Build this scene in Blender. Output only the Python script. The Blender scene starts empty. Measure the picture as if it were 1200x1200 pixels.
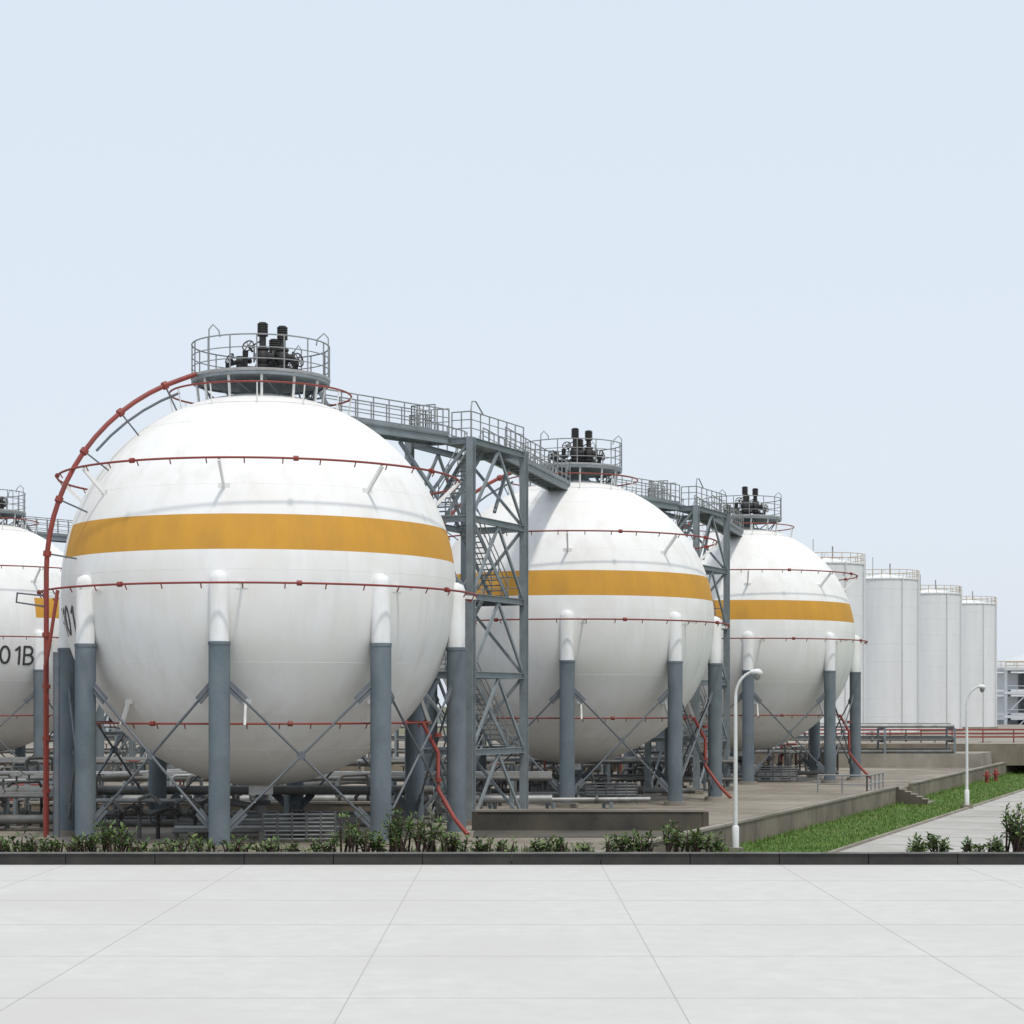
import bpy, math, random
from mathutils import Vector, Matrix
random.seed(7)
rad=math.radians
sc=bpy.context.scene
COL=bpy.context.collection

# ------------------------------------------------------------------ materials
def mat(name,c1,c2=None,rough=.5,metal=0,scale=3,stretch=(1,1,1),lo=.35,hi=.7,bump=0,bscale=20,c3=None,s3=.2,spec=.5,st3=(1,1,1)):
    m=bpy.data.materials.new(name); m.use_nodes=True
    nt=m.node_tree; N=nt.nodes; L=nt.links
    b=N['Principled BSDF']; b.inputs['Roughness'].default_value=rough; b.inputs['Metallic'].default_value=metal
    b.inputs['Specular IOR Level'].default_value=spec
    if c2 is None: c2=tuple(x*.8 for x in c1)
    tc=N.new('ShaderNodeTexCoord'); mp=N.new('ShaderNodeMapping'); mp.inputs['Scale'].default_value=stretch
    L.new(tc.outputs['Object'],mp.inputs['Vector'])
    n=N.new('ShaderNodeTexNoise'); n.inputs['Scale'].default_value=scale; n.inputs['Detail'].default_value=8; n.inputs['Roughness'].default_value=.62
    L.new(mp.outputs[0],n.inputs['Vector'])
    r=N.new('ShaderNodeMapRange'); r.inputs['From Min'].default_value=lo; r.inputs['From Max'].default_value=hi
    L.new(n.outputs['Fac'],r.inputs['Value'])
    mx=N.new('ShaderNodeMixRGB'); mx.inputs[1].default_value=(*c1,1); mx.inputs[2].default_value=(*c2,1)
    L.new(r.outputs[0],mx.inputs[0]); out=mx.outputs[0]
    if c3:
        n2=N.new('ShaderNodeTexNoise'); n2.inputs['Scale'].default_value=s3; n2.inputs['Detail'].default_value=6
        mp2=N.new('ShaderNodeMapping'); mp2.inputs['Scale'].default_value=st3; mp2.inputs['Location'].default_value=(3.1,7.7,1.3)
        L.new(tc.outputs['Object'],mp2.inputs['Vector']); L.new(mp2.outputs[0],n2.inputs['Vector'])
        r2=N.new('ShaderNodeMapRange'); r2.inputs['From Min'].default_value=.45; r2.inputs['From Max'].default_value=.7
        L.new(n2.outputs['Fac'],r2.inputs['Value'])
        m2=N.new('ShaderNodeMixRGB'); L.new(out,m2.inputs[1]); m2.inputs[2].default_value=(*c3,1); L.new(r2.outputs[0],m2.inputs[0]); out=m2.outputs[0]
    L.new(out,b.inputs['Base Color'])
    if bump:
        n3=N.new('ShaderNodeTexNoise'); n3.inputs['Scale'].default_value=bscale; n3.inputs['Detail'].default_value=5
        L.new(tc.outputs['Object'],n3.inputs['Vector'])
        bp=N.new('ShaderNodeBump'); bp.inputs['Strength'].default_value=bump; bp.inputs['Distance'].default_value=.05
        L.new(n3.outputs['Fac'],bp.inputs['Height']); L.new(bp.outputs[0],b.inputs['Normal'])
    return m
M_WHITE=mat('white_tank_paint',(.80,.80,.79),(.64,.63,.585),rough=.7,scale=1.3,stretch=(1,1,.13),lo=.47,hi=.92,c3=(.735,.725,.68),s3=.3,spec=.25)
M_GOLD=mat('yellow_band_paint',(.58,.30,.045),(.46,.24,.05),rough=.7,scale=1.3,stretch=(1,1,.25),lo=.4,hi=.85,spec=.25)
M_POSTW=mat('white_post_paint',(.78,.79,.79),(.62,.62,.58),rough=.7,scale=2,stretch=(1,1,.3),lo=.4,hi=.8,spec=.3)
M_POST=mat('grey_fireproofing',(.125,.16,.185),(.175,.20,.215),rough=.85,scale=2,stretch=(1,1,.3),lo=.35,hi=.75,bump=.3,bscale=6,c3=(.10,.125,.14),s3=.6)
M_STEEL=mat('grey_steel_paint',(.24,.28,.30),(.17,.195,.205),rough=.6,scale=1.5)
M_RAIL=mat('rail_steel',(.30,.32,.33),(.21,.21,.20),rough=.6,scale=2)
M_RED=mat('red_pipe_paint',(.27,.04,.03),(.18,.04,.03),rough=.55,scale=2)
M_DARK=mat('dark_cast_iron',(.02,.02,.023),(.045,.04,.036),rough=.6,scale=4)
M_BRACE=mat('brace_steel',(.10,.12,.14),(.15,.16,.17),rough=.6,scale=2)
M_PIPE=mat('silver_pipe',(.36,.37,.37),(.22,.22,.21),rough=.45,metal=.2,scale=1.3)
M_PIPE2=mat('dull_pipe',(.15,.155,.15),(.09,.085,.075),rough=.6,scale=1.3)
M_CONC=mat('concrete',(.34,.31,.26),(.23,.205,.17),rough=.9,scale=.6,bump=.3,bscale=5,c3=(.18,.16,.13),s3=.15)
M_WALL=mat('stained_concrete',(.20,.17,.13),(.11,.095,.075),rough=.9,scale=.9,stretch=(1,1,.4),bump=.3,bscale=5,c3=(.26,.225,.17),s3=.3)
M_DWALL=mat('shade_dark_concrete',(.075,.068,.055),(.045,.042,.035),rough=.9,scale=.9,stretch=(1,1,.4),bump=.3,bscale=5,c3=(.12,.105,.08),s3=.3)  # dark tone holds the low wall's shade in its colour; also on step cheeks
M_FLOOR=mat('terrace_paving',(.245,.215,.172),(.15,.128,.10),rough=.9,scale=.6,bump=.2,bscale=4,c3=(.31,.28,.23),s3=.13)
M_ROAD=mat('concrete_road',(.45,.44,.41),(.35,.34,.31),rough=.9,scale=.8,bump=.15,bscale=9,c3=(.31,.30,.27),s3=.15)
M_APRON=mat('pale_concrete_apron',(.575,.57,.55),(.50,.495,.47),rough=.95,scale=1.4,bump=.2,bscale=12,c3=(.515,.505,.48),s3=.16,spec=.2,lo=.3,hi=.8)
M_JOINT=mat('apron_joint',(.42,.41,.39),(.36,.35,.33),rough=.95)
M_EARTH=mat('dry_earth',(.20,.17,.12),(.12,.13,.06),rough=1,scale=.1,c3=(.10,.13,.05),s3=.03)
M_SOIL=mat('bed_soil',(.07,.055,.04),(.045,.045,.025),rough=1,scale=1.5)
M_GRASS=mat('grass_soil',(.075,.13,.025),(.11,.17,.035),rough=1,scale=.8,c3=(.14,.16,.05),s3=.25)
M_BLADE=mat('grass_blade',(.10,.20,.03),(.15,.24,.05),rough=.8,scale=.7)
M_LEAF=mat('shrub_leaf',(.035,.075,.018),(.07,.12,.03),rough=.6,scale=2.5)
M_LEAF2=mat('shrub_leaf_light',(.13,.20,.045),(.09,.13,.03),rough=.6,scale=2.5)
M_STEM=mat('shrub_stem',(.045,.028,.024),(.085,.045,.035),rough=.9,scale=5)
M_CAP=mat('dark_wall_stone',(.028,.028,.026),(.05,.048,.043),rough=.9,scale=1.2,bump=.2,bscale=8)
M_COPE=mat('wall_coping',(.17,.17,.16),(.09,.09,.08),rough=.9,scale=1.5)
M_TANK=mat('pale_tank_paint',(.76,.77,.775),(.66,.67,.665),rough=.7,scale=.7,stretch=(1,1,.12),lo=.4,hi=.8,spec=.25)
M_YRAIL=mat('tan_railing',(.50,.38,.20),(.42,.36,.25),rough=.6)
M_TXT=mat('lettering_paint',(.04,.04,.045),(.06,.06,.06),rough=.6)
M_LAMP=mat('lamp_pole_paint',(.72,.73,.72),(.62,.63,.62),rough=.4,scale=2)
M_GLASS=mat('lamp_glass',(.30,.31,.30),(.2,.2,.2),rough=.2)
M_HAZEG=mat('hazed_grey',(.48,.52,.56),(.40,.44,.48),rough=.9,scale=.2)  # steelwork grey raised, distance haze mixed into the colour
M_HAZET=mat('hazed_trees_leaf',(.34,.40,.38),(.26,.32,.30),rough=1,scale=.3)  # foliage paled, far haze is part of the colour
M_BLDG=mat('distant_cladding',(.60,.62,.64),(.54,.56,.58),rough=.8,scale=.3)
M_WIN=mat('dark_window',(.20,.23,.26),(.15,.17,.19),rough=.3)

# ------------------------------------------------------------------ mesh builder
class MB:
    def __init__(s,mats): s.v=[];s.f=[];s.mi=[];s.sm=[];s.mats=mats
    def face(s,idx,m,sm=False):
        if m not in s.mats: s.mats.append(m)
        s.f.append(idx);s.mi.append(s.mats.index(m));s.sm.append(sm)
    def add(s,vs,fs,m,sm=False):
        o=len(s.v); s.v+= [tuple(v) for v in vs]
        for f in fs: s.face([o+i for i in f],m,sm)
    def tube(s,pts,r,m,n=8,closed=False,caps=True):
        pts=[Vector(p) for p in pts]; k=len(pts); o=len(s.v)
        rr=r if isinstance(r,(list,tuple)) else [r]*k
        T=[]
        for i in range(k):
            if closed: t=pts[(i+1)%k]-pts[i-1]
            elif i==0: t=pts[1]-pts[0]
            elif i==k-1: t=pts[-1]-pts[-2]
            else: t=(pts[i+1]-pts[i]).normalized()+(pts[i]-pts[i-1]).normalized()
            T.append(t.normalized() if t.length>1e-9 else Vector((0,0,1)))
        a=Vector((0,0,1)) if abs(T[0].z)<.9 else Vector((1,0,0))
        U=T[0].cross(a).normalized()
        for i in range(k):
            U=(U-T[i]*U.dot(T[i])); U.normalize(); W=T[i].cross(U)
            for j in range(n):
                an=2*math.pi*j/n
                s.v.append(tuple(pts[i]+(U*math.cos(an)+W*math.sin(an))*rr[i]))
        kk=k if closed else k-1
        for i in range(kk):
            i2=(i+1)%k
            for j in range(n):
                j2=(j+1)%n
                s.face([o+i*n+j,o+i*n+j2,o+i2*n+j2,o+i2*n+j],m,n>4)
        if caps and not closed:
            for i,rev in ((0,True),(k-1,False)):
                c=[s.v[o+i*n+j] for j in range(n)]
                o2=len(s.v); s.v+=c; idx=[o2+j for j in range(n)]
                s.face(idx[::-1] if rev else idx,m,False)
    def obox(s,c,ax,ay,az,m):
        c=Vector(c);ax=Vector(ax);ay=Vector(ay);az=Vector(az)
        vs=[c+ax*i+ay*j+az*k for i in(-1,1) for j in(-1,1) for k in(-1,1)]
        s.add(vs,[(0,1,3,2),(4,6,7,5),(0,4,5,1),(2,3,7,6),(0,2,6,4),(1,5,7,3)],m)
    def box(s,c,sz,m): s.obox(c,(sz[0]/2,0,0),(0,sz[1]/2,0),(0,0,sz[2]/2),m)
    def beam(s,p,q,w,h,m,up=(0,0,1)):
        p=Vector(p);q=Vector(q);d=q-p;t=d.normalized();up=Vector(up)
        if abs(t.dot(up))>.95: up=Vector((0.415,.91,0))
        a=t.cross(up).normalized();b=a.cross(t).normalized()
        s.obox((p+q)/2,d/2,a*w/2,b*h/2,m)
    def ibeam(s,p,q,w,h,m,up=(0,0,1)):
        p=Vector(p);q=Vector(q);d=q-p;t=d.normalized();up=Vector(up)
        if abs(t.dot(up))>.95: up=Vector((0.415,.91,0))
        a=t.cross(up).normalized();b=a.cross(t).normalized();c=(p+q)/2;th=.03
        s.obox(c+b*(h/2-th/2),d/2,a*w/2,b*th/2,m)
        s.obox(c-b*(h/2-th/2),d/2,a*w/2,b*th/2,m)
        s.obox(c,d/2,a*th/2,b*(h/2-th),m)
    def lathe(s,prof,c,n,m,a0=0,a1=360,sm=True,mf=None):
        o=len(s.v);c=Vector(c);full=abs(a1-a0)>=360;nn=n if full else n+1
        for r,z in prof:
            for j in range(nn):
                a=rad(a0+(a1-a0)*j/n); s.v.append((c.x+r*math.sin(a),c.y-r*math.cos(a),c.z+z))
        for i in range(len(prof)-1):
            for j in range(n):
                j2=(j+1)%nn
                mm=m if mf is None else mf(i,a0+(a1-a0)*(j+.5)/n)
                s.face([o+i*nn+j,o+i*nn+j2,o+(i+1)*nn+j2,o+(i+1)*nn+j],mm,sm)
    def ring(s,c,R,r,m,n=72,k=6,a0=0,a1=360):
        c=Vector(c);full=abs(a1-a0)>=360
        cnt=n if full else n+1
        pts=[c+Vector((R*math.sin(rad(a0+(a1-a0)*i/n)),-R*math.cos(rad(a0+(a1-a0)*i/n)),0)) for i in range(cnt)]
        s.tube(pts,r,m,k,closed=full)
    def rail(s,pts,h,m,r=.032,sp=1.4,closed=False,mids=(.5,)):
        pts=[Vector(p) for p in pts]
        seg=list(zip(pts,pts[1:]+([pts[0]] if closed else [])))if closed else list(zip(pts,pts[1:]))
        for f in (1,)+tuple(mids):
            s.tube([p+Vector((0,0,h*f)) for p in pts],r if f==1 else r*.75,m,5,closed=closed)
        for a,b in seg:
            L=(b-a).length;k=max(1,round(L/sp))
            for i in range(k+ (0 if closed else 1)):
                p=a+(b-a)*i/k; s.tube([p,p+Vector((0,0,h))],r,m,5,caps=False)
    def build(s,name,parent=None,loc=(0,0,0)):
        me=bpy.data.meshes.new(name); me.from_pydata(s.v,[],s.f)
        for m in s.mats: me.materials.append(m)
        me.polygons.foreach_set('material_index',s.mi); me.polygons.foreach_set('use_smooth',s.sm); me.update()
        o=bpy.data.objects.new(name,me); COL.objects.link(o); o.location=loc
        if parent: o.parent=parent
        return o
def empty(name,loc=(0,0,0)):
    e=bpy.data.objects.new(name,None); COL.objects.link(e); e.location=loc; e.empty_display_size=1; return e

# ------------------------------------------------------------------ spherical tank
R=8.0; CZ=10.07; U=Vector((.415,.91,0)).normalized(); W=Vector((-U.y,U.x,0))
def pol(az,r,z): return Vector((r*math.sin(rad(az)),-r*math.cos(rad(az)),z))
def arcpts(cx,cy,rx,ry,a0,a1,n=12): return [(cx+rx*math.cos(rad(a0+(a1-a0)*i/n)),cy+ry*math.sin(rad(a0+(a1-a0)*i/n))) for i in range(n+1)]
GLY={'0':([arcpts(.3,.5,.24,.45,0,360,24)],.78),
     '1':([[(.1,.76),(.3,.93),(.3,.0)]],.52),
     'T':([[(.0,.95),(.6,.95)],[(.3,.95),(.3,0)]],.75),
     '-':([[(.05,.45),(.35,.45)]],.52),
     'B':([[(.05,0),(.05,.95),(.3,.95)]+arcpts(.3,.725,.2,.225,90,-90)+[(.05,.5)],[(.3,.5)]+arcpts(.3,.25,.25,.25,90,-90)+[(.05,0)]],.72)}
def sphere_tank(x,y,band=(-100,250),text=None,riser=-56,right_riser=75):
    E=empty('spherical_gas_tank',(x,y,0))
    b=MB([M_WHITE,M_GOLD])
    b0,b1=1.08,2.42
    lats=[-90+i*3 for i in range(61)]
    e0=math.degrees(math.asin(b0/R)); e1=math.degrees(math.asin(b1/R))
    lats=[l for l in lats if abs(l-e0)>1 and abs(l-e1)>1]+[e0,e1]; lats.sort()
    prof=[(max(R*math.cos(rad(l)),1e-3),R*math.sin(rad(l))) for l in lats]
    def mf(i,a):
        m=(lats[i]+lats[i+1])/2
        aa=(a-band[0])%360
        return M_GOLD if e0<m<e1 and aa<=band[1]-band[0] else M_WHITE
    b.lathe(prof,(0,0,CZ),180,M_WHITE,mf=mf)
    for z in (-6.4,-3.1,.35,3.6,6.3):
        b.ring((0,0,CZ+z),math.sqrt(R*R-z*z)-.012,.018,M_WHITE,96,4)
    for zz0,zz1,off in ((-3.1,.35,0),(3.6,6.3,0),(-6.4,-3.1,9)):
        for k in range(20):
            a=k*18+off+4; pts=[]
            for i in range(7):
                z=zz0+(zz1-zz0)*i/6
                pts.append(pol(a,math.sqrt(R*R-z*z)-.011,CZ+z))
            b.tube(pts,.015,M_WHITE,4,caps=False)
    b.tube([(0,0,CZ-R+.1),(0,0,CZ-R-.35)],.5,M_WHITE,16)
    b.build('shell',E)
    # legs
    b=MB([M_POSTW,M_POST,M_CONC,M_BRACE]); RP=R+.05; A0=-3.6
    for k in range(8):
        a=A0+45*k; p=lambda z,r=RP:pol(a,r,z)
        b.tube([p(7.65),p(10.05),p(10.25),p(10.36)],[.36,.36,.28,.06],M_POSTW,20)
        b.tube([p(.2),p(7.66)],.40,M_POST,20)
        b.tube([p(7.6),p(7.72)],.42,M_POST,20)
        b.tube([p(0),p(.22)],.6,M_CONC,16)
    b.build('support_legs',E)
    b=MB([M_BRACE])
    for k in range(8):
        a=A0+45*k; c=A0+45*(k+1)
        def edge(az,z,tow):
            q=pol(az,RP,z); d=(pol(tow,RP,z)-q).normalized(); return q+d*.4
        p,q=edge(a,6.05,c),edge(c,.9,a); p2,q2=edge(c,6.05,a),edge(a,.9,c)
        b.tube([p,q],.05,M_BRACE,6); b.tube([p2,q2],.05,M_BRACE,6)
        for g,h in ((p,q),(p2,q2),(q,p),(q2,p2)):
            d=(h-g).normalized(); b.beam(g-d*.15,g+d*.75,.04,.34,M_BRACE)
        mid=(p+q)/2; b.tube([mid-Vector((0,.06,0)),mid+Vector((0,.06,0))],.16,M_BRACE,10)
    b.build('cross_bracing',E)
    # spray rings
    b=MB([M_RED,M_WHITE,M_BRACE])
    for rr,dz,sa,sb in ((8.15,4.44,7.3,-1.0),(8.85,-.22,8.0,0),(6.95,-5.4,6.6,.9)):
        z=CZ+dz
        b.ring((0,0,z),rr,.045,M_RED,96,6)
        for k in range(8):
            a=A0+45*k+ (0 if dz>0 else 6)
            zb=dz+sb; rs=math.sqrt(R*R-zb*zb)-.03
            b.beam(pol(a,rs,CZ+zb),pol(a,rr,z-.07),.09,.14,M_WHITE)
            b.obox(pol(a,rs+.02,CZ+zb),pol(a,.02,0),pol(a+90,.22,0),(0,0,.16),M_WHITE)
        for k in range(36):
            a=k*10+3; b.tube([pol(a,rr,z-.03),pol(a,rr-.1,z-.2)],.025,M_RED,5)
        for k in range(8):
            a=A0+45*k+20; d=pol(a+90,1,0); c=pol(a,rr,z); b.tube([c-d*.09,c+d*.09],.10,M_RED,8)
    b.ring((0,0,18.05),3.7,.04,M_RED,60,6)
    for k in range(12): 
        a=k*30+5; b.tube([pol(a,3.7,18.05),pol(a,3.55,17.15)],.03,M_WHITE,5)
    # riser
    pts=[pol(riser,9.15,.4),pol(riser,9.15,CZ-.5)]
    for i in range(0,15):
        t=rad(i*4.8); pts.append(pol(riser,9.15*math.cos(t),CZ+.4+8.6*math.sin(t)))
    pts.append(pol(riser,2.9,CZ+8.6))
    b.tube(pts,.10,M_RED,8)
    for i in range(3,len(pts)-1,3):
        d=(pts[i+1]-pts[i]).normalized(); b.tube([pts[i]-d*.1,pts[i]+d*.1],.16,M_RED,8)
        q=pts[i]; inn=Vector((q.x,q.y,q.z-CZ)).normalized()*8; b.tube([q,Vector((inn.x,inn.y,inn.z+CZ))],.035,M_BRACE,5)
    for z in (2,4,6,8): b.tube([pol(riser,9.15,z),pol(riser,9.15,z+.16)],.16,M_RED,8)
    b.tube([pol(riser+2.5,8.9,.3),pol(riser+2.5,8.9,7.4)],.13,M_BRACE,8)
    b.tube([pol(riser+1.6,9.3,.3),pol(riser+1.6,9.3,CZ-3.2),pol(riser+3.2,9.3,CZ-2.8),pol(riser+3.2,8.9,CZ-.3)],.07,M_RED,8)
    b.tube([pol(riser-1,9.1,CZ-.5),pol(riser-8,9.9,CZ-.35),pol(riser-9,9.9,CZ-.7),pol(riser-2,9.1,CZ-.9)],.04,M_BRACE,6)
    p2=[]
    for i in range(2,13):
        t=rad(i*5.6); p2.append(pol(riser-14,8.6*math.cos(t),CZ+8.6*math.sin(t)))
    b.tube(p2[5:],.06,M_BRACE,6)
    ra=right_riser
    b.tube([pol(ra,6.95,CZ-5.4),pol(ra,7.6,CZ-6.6),pol(ra,7.6,2.0),pol(ra-6,8.6,.9),pol(ra-8,9.3,.3)],.09,M_RED,8)
    for z in (1.4,3.2): b.tube([pol(ra,7.6,z+.9),pol(ra,7.6,z+1.06)],.15,M_RED,8)
    b.build('water_spray_pipes',E)
    # platform
    b=MB([M_STEEL,M_RAIL,M_WHITE,M_DARK,M_BRACE])
    PZ=18.62
    b.lathe([(2.82,-.005),(2.82,-.12),(2.7,-.12),(2.7,-.05),(.7,-.05)],(0,0,PZ),48,M_STEEL,sm=False)
    b.lathe([(2.82,0),(.5,.0)],(0,0,PZ),48,M_STEEL,sm=False)
    for k in range(12):
        a=k*30+8; b.tube([pol(a,2.6,PZ-.1),pol(a,2.5,CZ+math.sqrt(64-6.3)-.05)],.06,M_WHITE,6)
        b.tube([pol(a,2.6,PZ-.1),pol(a+22,2.0,CZ+math.sqrt(64-4)-.05)],.035,M_BRACE,5)
    b.lathe([(.9,-.9),(.9,-.1),(1.05,-.1),(1.05,-.056)],(0,0,PZ),24,M_STEEL)
    for f,r_ in ((1.45,.032),(.95,.024),(.5,.024)): b.ring((0,0,PZ+f),2.8,r_,M_RAIL,48,5)
    b.lathe([(2.81,0.005),(2.83,.13),(2.85,.13),(2.83,.005)],(0,0,PZ),48,M_RAIL)
    for k in range(16):
        a=k*22.5+4; b.tube([pol(a,2.8,PZ),pol(a,2.8,PZ+1.45)],.03,M_RAIL,5)
    for a,dx in ((85,-.45),(-40,.4),(150,-.3)):
        q=pol(a,2.8,PZ); b.tube([q,q+Vector((0,0,1.75)),q+Vector((dx*.4,0,1.95)),q+Vector((dx,0,1.7)),q+Vector((dx*1.1,0,1.45))],.03,M_RAIL,5)
    b.build('top_platform',E)
    # valves
    b=MB([M_DARK,M_BRACE,M_STEEL])
    def valve(px,py,h):
        b.tube([(px,py,PZ),(px,py,PZ+.55)],.17,M_DARK,12)
        b.tube([(px,py,PZ+.5),(px,py,PZ+.6)],.3,M_DARK,14)
        b.tube([(px,py,PZ+.6),(px,py,PZ+.8),(px,py,PZ+1.05),(px,py,PZ+1.2)],[.2,.3,.3,.2],M_DARK,14)
        b.tube([(px,py,PZ+.9),(px+.45,py-.1,PZ+.9)],.17,M_DARK,10); b.tube([(px+.42,py-.1,PZ+.9),(px+.5,py-.1,PZ+.9)],.27,M_DARK,12)
        b.tube([(px,py,PZ+1.2),(px,py,PZ+1.28)],.27,M_DARK,12)
        b.tube([(px,py,PZ+1.28),(px,py,PZ+h-.55)],.14,M_DARK,10)
        for i in range(6): b.tube([(px,py,PZ+h-.55+i*.09),(px,py,PZ+h-.5+i*.09)],.22,M_DARK,12)
        b.tube([(px,py,PZ+h-.55),(px,py,PZ+h)],.16,M_DARK,10)
        b.tube([(px-.02,py,PZ+h-.7),(px-.35,py,PZ+h-.9),(px-.35,py,PZ+.7)],.035,M_DARK,5)
    valve(.15,-.6,2.32); valve(.92,-.35,2.22); valve(.45,.8,1.9)
    def wheel(c,ax,r):
        c=Vector(c);ax=Vector(ax).normalized();u=ax.cross(Vector((0,0,1))).normalized() if abs(ax.z)<.9 else Vector((1,0,0));w=ax.cross(u)
        b.tube([c+(u*math.cos(t*math.pi/8)+w*math.sin(t*math.pi/8))*r for t in range(16)],.03,M_DARK,5,closed=True)
        for t in range(3):
            d=u*math.cos(t*math.pi/3)+w*math.sin(t*math.pi/3); b.tube([c-d*r,c+d*r],.02,M_DARK,4)
        b.tube([c-ax*.4,c],.05,M_DARK,6)
    wheel((1.65,-.9,PZ+.75),(.8,-.5,.2),.28); wheel((-.35,-1.3,PZ+1.25),(-.3,-.8,.4),.24); wheel((-1.2,-.6,PZ+.85),(-.6,-.5,.4),.24); wheel((1.2,.9,PZ+.9),(0,-1,.2),.25)
    b.tube([(.15,-.6,PZ+.4),(-.5,-1,PZ+.4),(-.5,-1,PZ+1.1)],.13,M_DARK,8)
    b.tube([(.92,-.35,PZ+.4),(1.5,-.8,PZ+.35),(1.5,-.8,PZ+.8)],.13,M_DARK,8)
    b.tube([(-1.3,-.5,PZ+0),(-1.3,-.5,PZ+.6),(-.8,-.6,PZ+.75),(-.3,-.9,PZ+.7)],.10,M_DARK,8)
    b.tube([(-.9,.3,PZ),(-.9,.3,PZ+1.1)],.16,M_DARK,8); b.tube([(-.9,.3,PZ+.6),(1.4,.5,PZ+.6)],.09,M_DARK,8)
    b.box((.5,.3,PZ+.25),(1.2,.9,.3),M_BRACE)
    b.build('relief_valves',E)
    # bottom piping
    b=MB([M_PIPE2,M_PIPE,M_DARK,M_RAIL,M_CONC])
    zb=CZ-R
    b.tube([(0,0,zb-.3),(0,0,.9),(.3,-.3,.6),(4,-1,.6)],.22,M_PIPE2,10)
    b.tube([(0,0,zb-.6),(0,0,zb-.75)],.4,M_DARK,12)
    for i in range(5):
        yy=-2.5+i*.5; b.tube([(-3.2,yy,.35+.12*i),(3.6,yy+.3,.35+.12*i)],.09,M_PIPE if i%2 else M_PIPE2,8)
    for xx in (-2.4,0.4,3): b.box((xx,-1.4,.17),(.25,2.8,.34),M_CONC)
    b.tube([(1.6,-.8,0),(1.6,-.8,1.1)],.35,M_DARK,12); wheel((1.6,-1.2,1.0),(0,-1,.3),.3)
    b.tube([(-1.4,-1.4,0),(-1.4,-1.4,1.3)],.16,M_PIPE2,8)
    b.tube([(-2.2,.4,0),(-2.2,.4,1.2),(-1.4,.4,1.4),(-.3,.1,1.2)],.14,M_PIPE2,8)
    for i in range(7):
        b.tube([(.6,-4.0,.15+.16*i),(3.4,-3.9,.15+.16*i)],.035,M_RAIL,5)
    for i in range(6): b.tube([(.6+.56*i,-4.0+.02*i,0),(.6+.56*i,-4+.02*i,1.2)],.05,M_PIPE2,6)
    for i in range(7):
        xx=-6.2+i*.75; h=1.0+.9*random.random()
        b.tube([(xx,-1.5,0),(xx,-1.5,h),(xx+.5,-1.6,h+.2),(xx+.9,-1.6,h-.2)],.09,M_DARK if i%2 else M_PIPE2,8)
        wheel((xx,-1.95,h*.8),(0,-1,.1),.22)
    b.tube([(-6.8,-1.3,1.0),(-1.2,-1.3,1.05)],.13,M_PIPE2,8); b.tube([(-6.8,-1.0,1.5),(-1.2,-1.0,1.5)],.09,M_PIPE,8); b.tube([(-7.5,.4,.5),(7,.5,.5)],.15,M_PIPE2,8)
    b.build('bottom_piping',E)
    if text:
        s,phi_end,size,tz=text
        tot=sum(GLY[ch][1] for ch in s)*size; b=MB([M_TXT]); ux=-tot; hw=.062*size
        for ch in s:
            for li,line in enumerate(GLY[ch][0]):
                for si in range(len(line)-1):
                    p,q=Vector(line[si])*size,Vector(line[si+1])*size
                    d=q-p
                    if d.length<1e-4: continue
                    t=d.normalized(); n=Vector((-t.y,t.x)); ext=t*hw*.6
                    lift=.02+.004*((si+li)%3); k=4; vs=[]
                    for i in range(k+1):
                        c=(p-ext).lerp(q+ext,i/k)
                        for sg in (-1,1):
                            w2=c+n*hw*sg; dz=tz+w2.y; rr=math.sqrt(R*R-dz*dz)+lift
                            vs.append(pol(phi_end+math.degrees((ux+w2.x)/7.8),rr,CZ+dz))
                    b.add(vs,[(2*i,2*i+1,2*i+3,2*i+2) for i in range(k)],M_TXT)
            ux+=GLY[ch][1]*size
        b.build('tank_number',E)
    return E
S=[(-10.3,80.5),(3.4,111.0),(16.45,140.5)]
S0=(-36.6,136.0)
sphere_tank(*S[0],band=(-68,140),text=('T-101',-57.0,1.15,-1.95))
sphere_tank(*S[1],band=(-100,250),riser=-75)
sphere_tank(*S[2],band=(-100,250),riser=-75)
sphere_tank(*S0,band=(40,230),text=('T-101B',40,1.2,-2.0),riser=-75)

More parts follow.
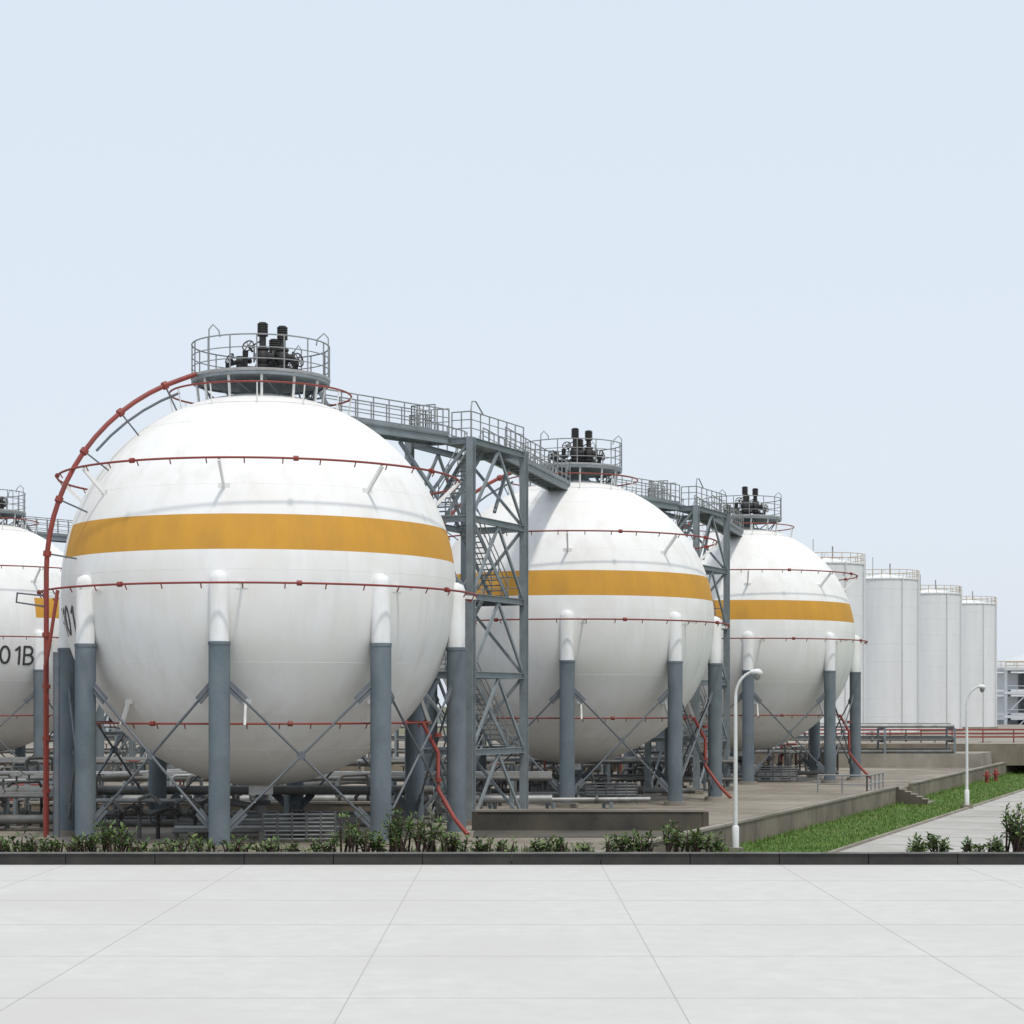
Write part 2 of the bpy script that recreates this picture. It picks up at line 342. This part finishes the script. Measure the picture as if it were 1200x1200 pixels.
# ------------------------------------------------------------------ stair towers
def tower(P1,sa,sb,dz=17.4):
    E=empty('steel_stair_tower',(P1[0],P1[1],0)); o=Vector((P1[0],P1[1],0))
    Lu,Lw=5.8,3.1; c=[Vector((0,0,0)),U*Lu,U*Lu+W*Lw,W*Lw]
    zs=[0,3.4,6.9,10.4,13.9,dz]
    b=MB([M_STEEL,M_CONC,M_RAIL])
    for p in c:
        b.ibeam(p,p+Vector((0,0,dz)),.32,.34,M_STEEL); b.box((p.x,p.y,.12),(.8,.8,.24),M_CONC)
    Z=lambda z:Vector((0,0,z))
    for i,z in enumerate(zs[1:]):
        for k in range(4):
            a,d=c[k],c[(k+1)%4]; t=(d-a).normalized()*.18
            b.ibeam(a+t+Z(z-.15),d-t+Z(z-.15),.2,.28,M_STEEL)
    for i in range(5):
        z0,z1=zs[i]+.05,zs[i+1]-.3
        for k in range(4):
            a,d=c[k],c[(k+1)%4]; t=(d-a).normalized()*.17
            if k in (1,3):
                if i%2: a,d,t=d,a,-t
                b.beam(a+t+Z(z0),d-t+Z(z1),.1,.13,M_STEEL)
            else:
                m=(a+d)/2
                b.beam(a+t+Z(z0),m+Z(z1),.1,.14,M_STEEL); b.beam(d-t+Z(z0),m+Z(z1),.1,.14,M_STEEL)
    b.build('frame',E)
    b=MB([M_STEEL,M_RAIL])
    for i in range(5):
        z0,z1=zs[i],zs[i+1]; wo=.85 if i%2 else 2.15
        s0,s1=(.9,4.9) if i%2==0 else (4.9,.9)
        A=U*s0+W*wo+Z(z0); B=U*s1+W*wo+Z(z1)
        for q in (-.42,.42):
            b.beam(A+W*q,B+W*q,.05,.24,M_STEEL)
            for h in (1.0,.55): b.tube([A+W*q+Z(h),B+W*q+Z(h)],.028,M_RAIL,5)
            for t in range(5):
                p=A.lerp(B,t/4)+W*q; b.tube([p,p+Z(1.0)],.028,M_RAIL,5)
        n=15
        for t in range(n):
            p=A.lerp(B,(t+.5)/n); b.obox(p,U*.14,W*.4,Z(.02),M_STEEL)
        if i<4:
            e=5.3 if i%2==0 else .5
            b.obox(U*e+W*1.55+Z(z1-.0),U*.42,W*1.35,Z(.03),M_STEEL)
            ee=5.65 if i%2==0 else .15
            b.rail([U*ee+W*.2+Z(z1),U*ee+W*2.9+Z(z1)],1.05,M_RAIL,sp=.9)
    b.build('stairs',E)
    b=MB([M_STEEL,M_RAIL])
    b.obox(U*2.9+W*1.55+Z(dz+.03),U*2.95,W*.75,Z(.03),M_STEEL)
    b.rail([Z(dz)+U*.05,U*5.75+Z(dz)],1.15,M_RAIL,sp=.9,mids=(.35,.68))
    b.rail([U*.05+W*3.1+Z(dz),U*5.75+W*3.1+Z(dz)],1.15,M_RAIL,sp=.9,mids=(.35,.68))
    b.rail([Z(dz),W*.95+Z(dz)],1.15,M_RAIL,sp=.5,mids=(.35,.68))
    b.rail([W*2.2+Z(dz),W*3.1+Z(dz)],1.15,M_RAIL,sp=.5,mids=(.35,.68))
    b.rail([W*1.9+U*.2+Z(dz+.4),W*3.1+U*.2+Z(dz+.4),W*3.1+U*1.6+Z(dz+.4),W*1.9+U*1.6+Z(dz+.4)],1.2,M_RAIL,sp=.3,mids=(.5,))
    b.tube([Z(dz+1.15),Z(dz+1.6)+U*.1,Z(dz+1.65)+U*.5,Z(dz+1.15)+U*1.3],.035,M_RAIL,5)
    b.build('top_deck',E)
    b=MB([M_STEEL,M_RAIL])
    def walk(A,B):
        t=(B-A).normalized(); n=Vector((-t.y,t.x,0))
        for q in (-.5,.5):
            b.ibeam(A+n*q-Z(.2),B+n*q-Z(.2),.16,.36,M_STEEL)
            b.rail([A+n*q*1.1,B+n*q*1.1],1.15,M_RAIL,sp=1.0,mids=(.35,.68))
            b.obox((A+B)/2+n*q*1.13+Z(.08),(B-A)/2,n*.01,Z(.08),M_STEEL)
        b.obox((A+B)/2+Z(.015),(B-A)/2,n*.47,Z(.012),M_STEEL)
        L=(B-A).length
        for i in range(int(L/1.2)):
            p=A+t*(i*1.2+.4); b.beam(p-n*.48-Z(.25),p+n*.48-Z(.25),.08,.1,M_STEEL)
    dz2=dz+.1
    near=W*1.55; far=U*Lu+W*1.55
    s=Vector((sa[0],sa[1],0))-o; d=(near-s).normalized(); A=s+d*3.1
    walk(A+Z(dz2),near+Z(dz2))
    n=Vector((-d.y,d.x,0))
    for i in range(5): b.obox(s+d*(3.65-.17*i)+Z(dz2+.2*(i+1)),d*.1,n*.4,Z(.02),M_STEEL)
    for q in (-.42,.42): b.beam(s+d*3.8+n*q+Z(dz2),s+d*2.8+n*q+Z(dz2+1.15),.05,.2,M_STEEL)
    b.beam(near+Z(dz-2.8),near-d*2.6+Z(dz-.4),.14,.14,M_STEEL)
    if sb:
        s=Vector((sb[0],sb[1],0))-o; d=(far-s).normalized()
        walk(far+Z(dz2),s+d*3.1+Z(dz2)); b.beam(far+Z(dz-2.8),far-d*2.6+Z(dz-.4),.14,.14,M_STEEL)
        n=Vector((-d.y,d.x,0))
        for q in (-.42,.42): b.beam(s+d*3.8+n*q+Z(dz2),s+d*2.8+n*q+Z(dz2+1.15),.05,.2,M_STEEL)
    b.build('elevated_walkway',E)
tower((-1.84,88.0),S[0],S[1])
tower((11.1,118.2),S[1],S[2])
tower((-28.0,144.5),S0,None)

# ------------------------------------------------------------------ cylindrical tanks
def ctank(x,y,top=20.0,r=4.0,z0=1.9):
    E=empty('cylindrical_storage_tank',(x,y,0)); b=MB([M_TANK,M_YRAIL,M_RAIL,M_RED,M_CONC])
    b.lathe([(r+.3,z0),(r+.3,z0+.3),(r,z0+.3)],(0,0,0),64,M_CONC,sm=False)
    b.lathe([(r,z0+.3),(r,top)],(0,0,0),72,M_TANK)
    b.lathe([(r+.08,top-.12),(r+.08,top),(r,top)],(0,0,0),72,M_TANK,sm=False)
    b.lathe([(r,top),(.01,top+.75)],(0,0,0),72,M_TANK)
    z=z0+2.2
    while z<top-1: b.ring((0,0,z),r-.005,.022,M_TANK,72,4); z+=2.1
    for f in (.5,1.0): b.ring((0,0,top+f),r-.05,.035,M_YRAIL,60,5)
    for k in range(24): b.tube([pol(k*15,r-.05,top),pol(k*15,r-.05,top+1.0)],.035,M_YRAIL,5)
    b.tube([(.6,-.5,top+.6),(.6,-.5,top+1.9)],.08,M_RAIL,6); b.tube([(-1.5,-1,top+.4),(-1.5,-1,top+2.6)],.04,M_RAIL,6)
    b.tube([(0,0,top+.7),(0,0,top+1.2)],.25,M_TANK,10)
    for q in (-1.2,1.2): b.tube([pol(62+q*2,r+.2,z0+.3),pol(62+q*2,r+.2,top+1)],.05,M_TANK,6)
    for i in range(50): b.tube([pol(59.6,r+.2,z0+.5+i*.35),pol(64.4,r+.2,z0+.5+i*.35)],.025,M_TANK,4)
    b.tube([pol(20,r+.15,z0+.3),pol(20,r+.15,top+.1)],.07,M_TANK,6)
    b.build('tank_shell',E)
for x,y in ((32.8,205),(43.6,230),(55.4,260),(66.4,286)): ctank(x,y)

# ------------------------------------------------------------------ ground, terraces
def flat(name,poly,z,m,thick=None,mside=None):
    b=MB([m]+([mside] if mside else [])); n=len(poly)
    b.add([(x,y,z) for x,y in poly],[tuple(range(n))],m)
    if thick:
        ms=mside or m
        for i in range(n):
            (x0,y0),(x1,y1)=poly[i],poly[(i+1)%n]
            b.add([(x0,y0,z),(x0,y0,z-thick),(x1,y1,z-thick),(x1,y1,z)],[(0,1,2,3)],ms)
    return b.build(name)
GZ=-.9
flat('ground',[(-4000,-500),(4000,-500),(4000,6000),(-4000,6000)],GZ-.01,M_EARTH)
E0=Vector((7.2,80.0,0)); E1=Vector((47.4,185,0)); ed=(E1-E0).normalized(); en=Vector((ed.y,-ed.x,0))
Ef=E0-ed*((80-67.95)/ed.y)
far=E1+ed*180
flat('terrace_pavement',[(-160,67.95),(Ef.x,67.95),(far.x,far.y),(-160,far.y)],0,M_FLOOR,.99,M_WALL)
b=MB([M_WALL])
for i in range(24):
    y=70+i*6; xr=E0.x+(y-80)*ed.x/ed.y-.6
    b.box((xr/2-40,y,.002),(xr+80,.05,.008),M_WALL)
for i in range(16):
    p=E0-en*(1.2+i*5)-ed*12; q=p+ed*200; b.beam(p+Vector((0,0,.004)),q+Vector((0,0,.004)),.05,.006,M_WALL)
b.build('paving_joints')
b=MB([M_CONC,M_WALL])
def wallseg(p,q,z0,z1,t,m,cap=True,cm=None):
    d=(q-p).normalized(); n=Vector((-d.y,d.x,0))
    b.obox((p+q)/2+Vector((0,0,(z0+z1)/2)),(q-p)/2,n*t/2,(0,0,(z1-z0)/2),m)
    if cap: b.obox((p+q)/2+Vector((0,0,z1+.05)),(q-p)/2+d*.012,n*(t/2+.05),(0,0,.05),cm or M_CONC)
L=(far-Ef).length; s0=0
while s0<L:
    p=Ef+ed*s0; q=Ef+ed*(s0+5.96)
    if not (122<p.y<128): wallseg(p+en*.16,q+en*.16,GZ-.05,.16,.3,M_WALL)
    s0+=6
b.build('retaining_wall')
def low_wall(p,q,h,t=.35,m=M_WALL):
    global b
    b=MB([M_CONC,M_WALL,M_DWALL]); p=Vector(p);q=Vector(q); L=(q-p).length;d=(q-p).normalized();n=max(1,int(L/6))
    for i in range(n): wallseg(p+d*(L/n*i),p+d*(L/n*(i+1)-.03),-.05,h,t,m)
    for i in range(n+1):
        c=p+d*(L/n*i); b.obox(c+Vector((0,0,h/2)),d*.12,Vector((-d.y,d.x,0))*(t/2+.04),(0,0,h/2-.002),M_CONC if m!=M_DWALL else M_DWALL)
    b.build('low_bund_wall')
low_wall((-60,92,0),(-4.2,92,0),.75)
low_wall((-1.6,84.2,0),(8.3,84.2,0),.8,m=M_DWALL)  # recess wall, shade of its face painted in as dark concrete
low_wall((-60,158,0),(12,158,0),.8)
flat('dark_recess_floor',[(-1.6,79.5),(6.2,79.5),(8.0,84.0),(-1.6,84.0)],.012,M_DWALL)  # flat dark sheet on the terrace, marks the recess floor by colour alone
c=Ef+ed*((125-Ef.y)/ed.y)
b=MB([M_CONC,M_DWALL])
for i in range(6):
    top=-.15*i; b.obox(c+en*(.3+.36*i)+Vector((0,0,(top+GZ-.05)/2)),en*.18,ed*1.4,(0,0,(top-GZ+.05)/2),M_CONC)
    b.obox(c+en*(.3+.36*i)-ed*1.56+Vector((0,0,(.22-.15*i+GZ)/2)),en*.179,ed*.14,(0,0,(.22-.15*i-GZ)/2),M_DWALL)
b.build('concrete_steps')
b=MB([M_RAIL]); p=c-en*.5
b.rail([p-ed*7,p-ed*1.6],1.1,M_RAIL,r=.05,sp=1.3); b.rail([p-ed*7,p-ed*7-en*3],1.1,M_RAIL,r=.05,sp=1.3)
b.build('guard_rail')
def off(s,d): 
    p=Ef+ed*s+en*d; return (p.x,p.y)
flat('grass_verge',[off(.2,.3),off(-1.7,4.6),off(330,7.5),off(330,.3)],GZ+.03,M_GRASS,.03)
flat('concrete_road',[off(-1.9,4.75),off(-5,13),off(330,16),off(330,7.65)],GZ+.0,M_ROAD)
flat('grass_verge',[off(-5,13.2),off(-20,60),off(330,90),off(330,16.2)],GZ+.03,M_GRASS,.03)
b=MB([M_CONC])
for a0,a1,s_ in ((4.6,7.5,-1.8),(13.03,16.03,-5)):
    A=Vector((*off(s_,a0+.07),0));B=Vector((*off(330,a1+.07),0)); b.beam(A+Vector((0,0,GZ+.04)),B+Vector((0,0,GZ+.04)),.14,.14,M_CONC)
b.build('road_kerb')
b=MB([M_WALL])
for s1 in range(0,330,6):
    t=s1/330; A=Vector((*off(s1,4.9+2.8*t),0));B=Vector((*off(s1,12.9+3*t),0)); b.beam(A+Vector((0,0,GZ+.003)),B+Vector((0,0,GZ+.003)),.05,.006,M_WALL)
b.build('road_joints')
b=MB([M_BLADE,M_LEAF2])
for i in range(46000):
    s1=(random.random()**1.7)*190
    wdt=4.3+2.9*max(s1,0)/330
    if i%6==0: d=13.4+3*max(s1,0)/330+random.random()*10
    else: d=.4+random.random()*(wdt-.1)
    x,y=off(s1,d); h=.05+.15*random.random()**2+(.16 if (d<.9 and random.random()<.5) else 0); a=random.random()*6.28; w=.02+.02*random.random()
    dx,dy=math.cos(a)*w,math.sin(a)*w; lx,ly=random.gauss(0,.05),random.gauss(0,.05)
    b.add([(x-dx,y-dy,GZ+.03),(x+dx,y+dy,GZ+.03),(x+lx,y+ly,GZ+.03+h)],[(0,1,2)],M_BLADE if random.random()<.8 else M_LEAF2)
b.build('grass')
b=MB([M_BLADE,M_LEAF,M_LEAF2,M_STEM])
for i in range(9000):
    x=random.uniform(-24,5); y=68+random.random()**2*5
    if x>1.8+(y-68)*.38: continue
    if math.sin(x*1.3)+math.sin(x*.47+2)+random.gauss(0,.5)<.1: continue
    h=.06+.32*random.random()**2; a=random.random()*6.28; w=.03; dx,dy=math.cos(a)*w,math.sin(a)*w
    b.add([(x-dx,y-dy,0),(x+dx,y+dy,0),(x+random.gauss(0,.08),y+random.gauss(0,.05),h)],[(0,1,2)],random.choice((M_BLADE,M_LEAF,M_LEAF,M_STEM)))
b.build('weeds')
b=MB([M_CAP,M_COPE])
for i in range(40):
    x=-60+i*3; b.box((x+1.49,66.2,.12),(2.97,.4,.5),M_CAP); b.box((x+1.49,66.2,.385),(2.985,.5,.03),M_COPE)
b.build('roadside_wall')
flat('foreground_pavement',[(-160,-60),(160,-60),(160,66.05),(-160,66.05)],.0,M_APRON,.95)
b=MB([M_JOINT])
for i in range(20): b.box((-57+i*6,33,.001),(.02,66,.006),M_JOINT)
for yy in (36,42,48,54,60): b.box((0,yy,.001),(300,.02,.0065),M_JOINT)
b.build('pavement_joints')
flat('planting_bed',[(-160,66.42),(60,66.42),(60,67.9),(-160,67.9)],.1,M_SOIL,1.0)

# ------------------------------------------------------------------ shrubs
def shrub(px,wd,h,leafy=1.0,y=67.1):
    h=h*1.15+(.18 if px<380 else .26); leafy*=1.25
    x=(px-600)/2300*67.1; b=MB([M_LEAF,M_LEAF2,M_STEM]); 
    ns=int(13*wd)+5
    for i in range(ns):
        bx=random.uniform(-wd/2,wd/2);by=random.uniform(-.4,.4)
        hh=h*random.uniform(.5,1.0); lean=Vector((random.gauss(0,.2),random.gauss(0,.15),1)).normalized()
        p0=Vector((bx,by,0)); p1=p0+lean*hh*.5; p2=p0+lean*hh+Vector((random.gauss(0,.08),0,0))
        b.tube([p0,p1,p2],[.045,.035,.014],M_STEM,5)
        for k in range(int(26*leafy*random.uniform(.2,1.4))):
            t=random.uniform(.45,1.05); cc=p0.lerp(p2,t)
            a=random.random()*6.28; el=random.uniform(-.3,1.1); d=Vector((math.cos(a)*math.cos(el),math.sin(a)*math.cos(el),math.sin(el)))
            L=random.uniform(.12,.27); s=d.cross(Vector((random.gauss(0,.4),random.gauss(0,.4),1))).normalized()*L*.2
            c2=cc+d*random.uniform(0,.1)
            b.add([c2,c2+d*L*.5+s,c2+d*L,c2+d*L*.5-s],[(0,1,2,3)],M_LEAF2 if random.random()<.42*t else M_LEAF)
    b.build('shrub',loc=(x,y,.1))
for px,w,h,lf in ((8,.9,.5,.4),(38,.9,.55,.5),(70,.9,.5,.4),(100,.9,.7,.7),(132,.8,.95,1),(165,.7,.45,.4),(200,.8,.5,.4),(238,.8,.55,.5),(275,.8,.5,.35),(312,.8,.45,.4),(345,.6,.4,.3),
    (378,.7,.45,.5),(408,.6,1.2,1.1),(440,.8,.65,.8),(468,.7,1.2,1.1),(500,.7,1.1,1.1),(532,.8,.65,.8),(562,.7,.45,.5),(592,.5,.35,.4),(636,.4,.4,.9),(660,.5,.35,.5),(685,.5,.3,.4),
    (722,.8,.5,.8),(752,.7,.5,.8),(790,.7,.85,1.1),(815,.6,.65,1),(836,.5,.5,.8),(1072,.4,.35,1),(1102,.5,.45,1),(1140,.6,.35,.5),(1165,.5,.45,1),(1186,.5,1.4,1.2),(1200,.5,1.0,1)):
    shrub(px,w,h,lf)

# ------------------------------------------------------------------ street lamps
def lamp(x,y,H=7.3,sgn=1):
    b=MB([M_LAMP,M_GLASS,M_CONC]); z0=GZ
    b.box((0,0,z0+.1),(.6,.6,.24),M_CONC)
    b.tube([(0,0,z0+.2),(0,0,z0+1.1),(0,0,z0+1.15)],[.15,.15,.10],M_LAMP,12)
    pts=[(0,0,z0+1.1),(0,0,z0+H-1.2)]
    for i in range(1,9):
        t=rad(i*10); pts.append((sgn*(.85*(1-math.cos(t))),-.15*(1-math.cos(t)),z0+H-1.2+1.1*math.sin(t)))
    b.tube(pts,[.095,.075]+[.06]*8,M_LAMP,10)
    e=Vector(pts[-1]); 
    b.tube([e-Vector((.1*sgn,0,.0)),e+Vector((.1*sgn,0,0)),e+Vector((.28*sgn,0,-.03)),e+Vector((.42*sgn,0,-.06))],[.07,.13,.16,.06],M_LAMP,12)
    b.tube([e+Vector((.2*sgn,0,-.06)),e+Vector((.2*sgn,0,-.26)),e+Vector((.2*sgn,0,-.36))],[.15,.14,.04],M_GLASS,12)
    b.build('street_lamp',loc=(x,y,0))
lamp(262/2300*83.5,83.5,7.8); lamp(533/2300*119,119,7.5)

# ------------------------------------------------------------------ pipe racks / clutter
def pipe_rack(name,A,B,n,z0,levels,sp=.45,step=6):
    b=MB([M_PIPE,M_PIPE2,M_STEEL,M_CONC,M_RED]); A=Vector(A);B=Vector(B);t=(B-A).normalized();nn=Vector((-t.y,t.x,0));L=(B-A).length
    for l in range(levels):
        z=z0+l*1.1
        for i in range(n):
            r=random.choice((.08,.12,.16,.2)); m=random.choice((M_PIPE,M_PIPE2,M_PIPE2))
            o=nn*(i-n/2)*sp+Vector((0,0,z+r)); a0=random.uniform(0,.15)*L if random.random()<.3 else 0
            b.tube([A+t*a0+o,B+o],r,m,8)
            for _ in range(int(L/14)+1):
                if random.random()<.7:
                    q=A+t*random.uniform(.03,.97)*L+o; b.tube([q-t*.06,q+t*.06],r+.1,M_PIPE2,10); b.tube([q,q+Vector((0,0,.7))],.05,M_PIPE2,6); b.tube([q+Vector((0,0,.68)),q+Vector((0,0,.72))],.22,M_RED if random.random()<.25 else M_PIPE2,10)
        for i in range(int(L/step)+1):
            p=A+t*i*step; b.beam(p-nn*n*sp*.6+Vector((0,0,z-.08)),p+nn*n*sp*.6+Vector((0,0,z-.08)),.15,.15,M_STEEL)
    top=z0+(levels-1)*1.1
    for i in range(int(L/step)+1):
        for q in (-1,1):
            p=A+t*i*step+nn*n*sp*.58*q; b.beam(p,p+Vector((0,0,top)),.16,.16,M_STEEL)
    b.build(name)
pipe_rack('pipe_rack',(-22,95,0),(-22+.415*80,95+.91*80,0),7,.6,2)
pipe_rack('pipe_rack',(-60,99,0),(2,99,0),6,.5,2)
pipe_rack('pipe_rack',(-60,122,0),(14,124,0),6,.6,2)
pipe_rack('pipe_rack',(-70,170,0),(38,170,0),6,1.2,3)
pipe_rack('pipe_rack',(-26,88,0),(-3.5,88,0),4,.3,2,step=4)
pipe_rack('pipe_rack',(-1,101,0),(7,102,0),4,.4,1,step=3)
pipe_rack('pipe_rack',(-30,84.5,0),(-18.5,84.5,0),4,.3,2,step=4)
def manifold(x,y,n=5,w=.8,dark=False):
    b=MB([M_PIPE,M_PIPE2,M_RED,M_DARK])
    for i in range(n):
        xx=(i-n/2)*w; h=random.uniform(.8,2.2); m=random.choice((M_PIPE,M_PIPE2,M_PIPE2,M_RED)) if not dark else random.choice((M_DARK,M_PIPE2))
        b.tube([(xx,0,0),(xx,0,h),(xx+.15,.1,h+.2),(xx+w*1.6,.4,h+.22),(xx+w*1.7,.5,h),(xx+w*1.7,.5,0)],random.choice((.07,.09,.11)),m,8)
        b.tube([(xx,0,h*.5),(xx,0,h*.5+.14)],.2,M_DARK,10); b.tube([(xx,-.5,h*.6),(xx,0,h*.6)],.05,M_DARK,6); b.tube([(xx,-.52,h*.6),(xx,-.48,h*.6)],.18,m,12)
    b.build('valve_manifold',loc=(x,y,0))
for p in ((-14,94.5,6),(-6,95.5,6,.8,True),(-26,96,6),(2,120,6),(8,128,6,.8,True),(-34,118,7),(22,150,6,.8,True),(26,172,8),(42,182,9),(50,184,8),(16,160,6),(-2,104,4,.8,True),(-3.3,90,4,.7,True),(-20.5,86,4,.8,True),(-30,110,9,.8,True),(10,131,5,.9,True)): manifold(*p)
flat('tank_dike',[(22,176),(75,176),(190,420),(22,420)],1.9,M_CONC,1.95,M_WALL)
flat('dike_ledge',[(27,168),(40,168),(43,175.8),(27,175.8)],1.2,M_CONC,1.25,M_CONC)
b=MB([M_RED,M_PIPE2])
for z,yy in ((2.75,178.5),(3.1,178.8),(2.45,178.2)):
    b.tube([(23,yy,z),(84,yy+6,z)],.08,M_RED,8)
for i in range(22):
    x=23+i*2.9; b.tube([(x,178.5+i*.28,1.9),(x,178.5+i*.28,3.1)],.06,M_RED,6)
for i in range(9):
    x=50+i*3.2; b.tube([(x,176+i*.4,1.9),(x,176+i*.4,3.0)],.2,M_RED,10); b.tube([(x-.25,176+i*.4,2.7),(x+.25,176+i*.4,2.7)],.15,M_RED,8)
b.build('fire_water_main')
def hydrant(s1,d):
    b=MB([M_RED]); b.tube([(0,0,0),(0,0,.1)],.24,M_RED,12); b.tube([(0,0,.1),(0,0,.8),(0,0,.95),(0,0,1.02)],[.15,.15,.12,.03],M_RED,12)
    b.tube([(-.28,0,.6),(.28,0,.6)],.08,M_RED,8); b.tube([(0,-.28,.55),(0,0,.55)],.1,M_RED,8)
    x,y=off(s1,d); b.build('fire_hydrant',loc=(x,y,GZ+.03))
hydrant(96,1.2); hydrant(100,1.4)
def frame_building(x,y,w,d,nf,nb,fh=4.2):
    E=empty('industrial_building',(x,y,GZ)); b=MB([M_BLDG,M_HAZEG,M_WIN,M_YRAIL])
    for f in range(nf+1):
        b.box((0,0,f*fh),(w+.6,d+.6,.5),M_BLDG)
        b.rail([(-w/2,-d/2-.2,f*fh),(w/2,-d/2-.2,f*fh)],1.2,M_YRAIL if f==nf else M_HAZEG,r=.07,sp=2)
    for i in range(nb+1):
        for yy in (-d/2,d/2): b.box((-w/2+w*i/nb,yy,nf*fh/2),(.5,.5,nf*fh-.52),M_HAZEG)
    for f in range(nf):
        for i in range(nb):
            cx=-w/2+w*(i+.5)/nb
            b.box((cx,0,f*fh+fh/2),(w/nb*.6,d*.5,fh*.7),random.choice((M_BLDG,M_HAZEG,M_WIN)))
            if random.random()<.5: b.beam((cx-w/nb/2,-d/2,f*fh+.3),(cx+w/nb/2,-d/2,f*fh+fh-.3),.2,.2,M_HAZEG)
    b.build('steel_frame',E)
frame_building(98,352,22,12,3,6); frame_building(-75,420,50,15,2,10); frame_building(75,420,16,12,2,4)
def dist_tank(x,y,r,h):
    b=MB([M_BLDG,M_YRAIL]); b.lathe([(r,GZ),(r,h),(.01,h+r*.25)],(0,0,0),48,M_BLDG); b.ring((0,0,h+.9),r,.08,M_YRAIL,40,5)
    for k in range(24): b.tube([pol(k*15,r,h),pol(k*15,r,h+.9)],.06,M_YRAIL,4)
    b.build('cylindrical_storage_tank',loc=(x,y,0))
dist_tank(116,440,12,14); dist_tank(138,430,12,14)
b=MB([M_HAZET])
for i in range(9000):
    x=random.uniform(-420,420); y=560+random.uniform(-14,14)
    hh=7+4*math.sin(x*.05)+2.5*math.sin(x*.17+1)+2*math.sin(x*.41); z=random.random()**.7*hh
    cc=Vector((x,y,z)); r=random.uniform(.6,1.6); a=random.random()*6.28
    u=Vector((math.cos(a),math.sin(a)*.6,random.gauss(0,.4)))*r; w=Vector((random.gauss(0,.4),random.gauss(0,.3),1))*r*.8
    b.add([cc-u,cc-w,cc+u,cc+w],[(0,1,2,3)],M_HAZET)
b.build('distant_trees')

# ------------------------------------------------------------------ light, sky, camera
EL,AZ=rad(66),rad(24)
d=Vector((math.sin(AZ)*math.cos(EL),-math.cos(AZ)*math.cos(EL),math.sin(EL)))
sun=bpy.data.lights.new('sun','SUN'); sun.energy=2.05; sun.angle=rad(4); sun.color=(1,.95,.87)
so=bpy.data.objects.new('sun',sun); COL.objects.link(so); so.rotation_euler=d.to_track_quat('Z','Y').to_euler(); so.location=(0,0,100)
w=bpy.data.worlds.new('World'); sc.world=w; w.use_nodes=True; N=w.node_tree.nodes; L=w.node_tree.links
bg=N['Background']; sk=N.new('ShaderNodeTexSky'); sk.sky_type='NISHITA'; sk.sun_disc=False; sk.sun_elevation=EL; sk.sun_rotation=math.pi-AZ; sk.dust_density=3; sk.air_density=1.2
mx=N.new('ShaderNodeMixRGB'); mx.inputs[0].default_value=.78; L.new(sk.outputs[0],mx.inputs[1])
mx.inputs[2].default_value=(8.75,9.55,10.6,1); L.new(mx.outputs[0],bg.inputs['Color']); bg.inputs['Strength'].default_value=.1
cam=bpy.data.cameras.new('camera'); co=bpy.data.objects.new('camera',cam); COL.objects.link(co)
co.location=(0,0,5.38); co.rotation_euler=(rad(90),0,0); cam.sensor_width=36; cam.lens=69; cam.shift_y=226/1200; cam.clip_end=9000; cam.clip_start=.5
sc.camera=co
sc.view_settings.view_transform='Standard'; sc.view_settings.look='None'; sc.view_settings.exposure=0
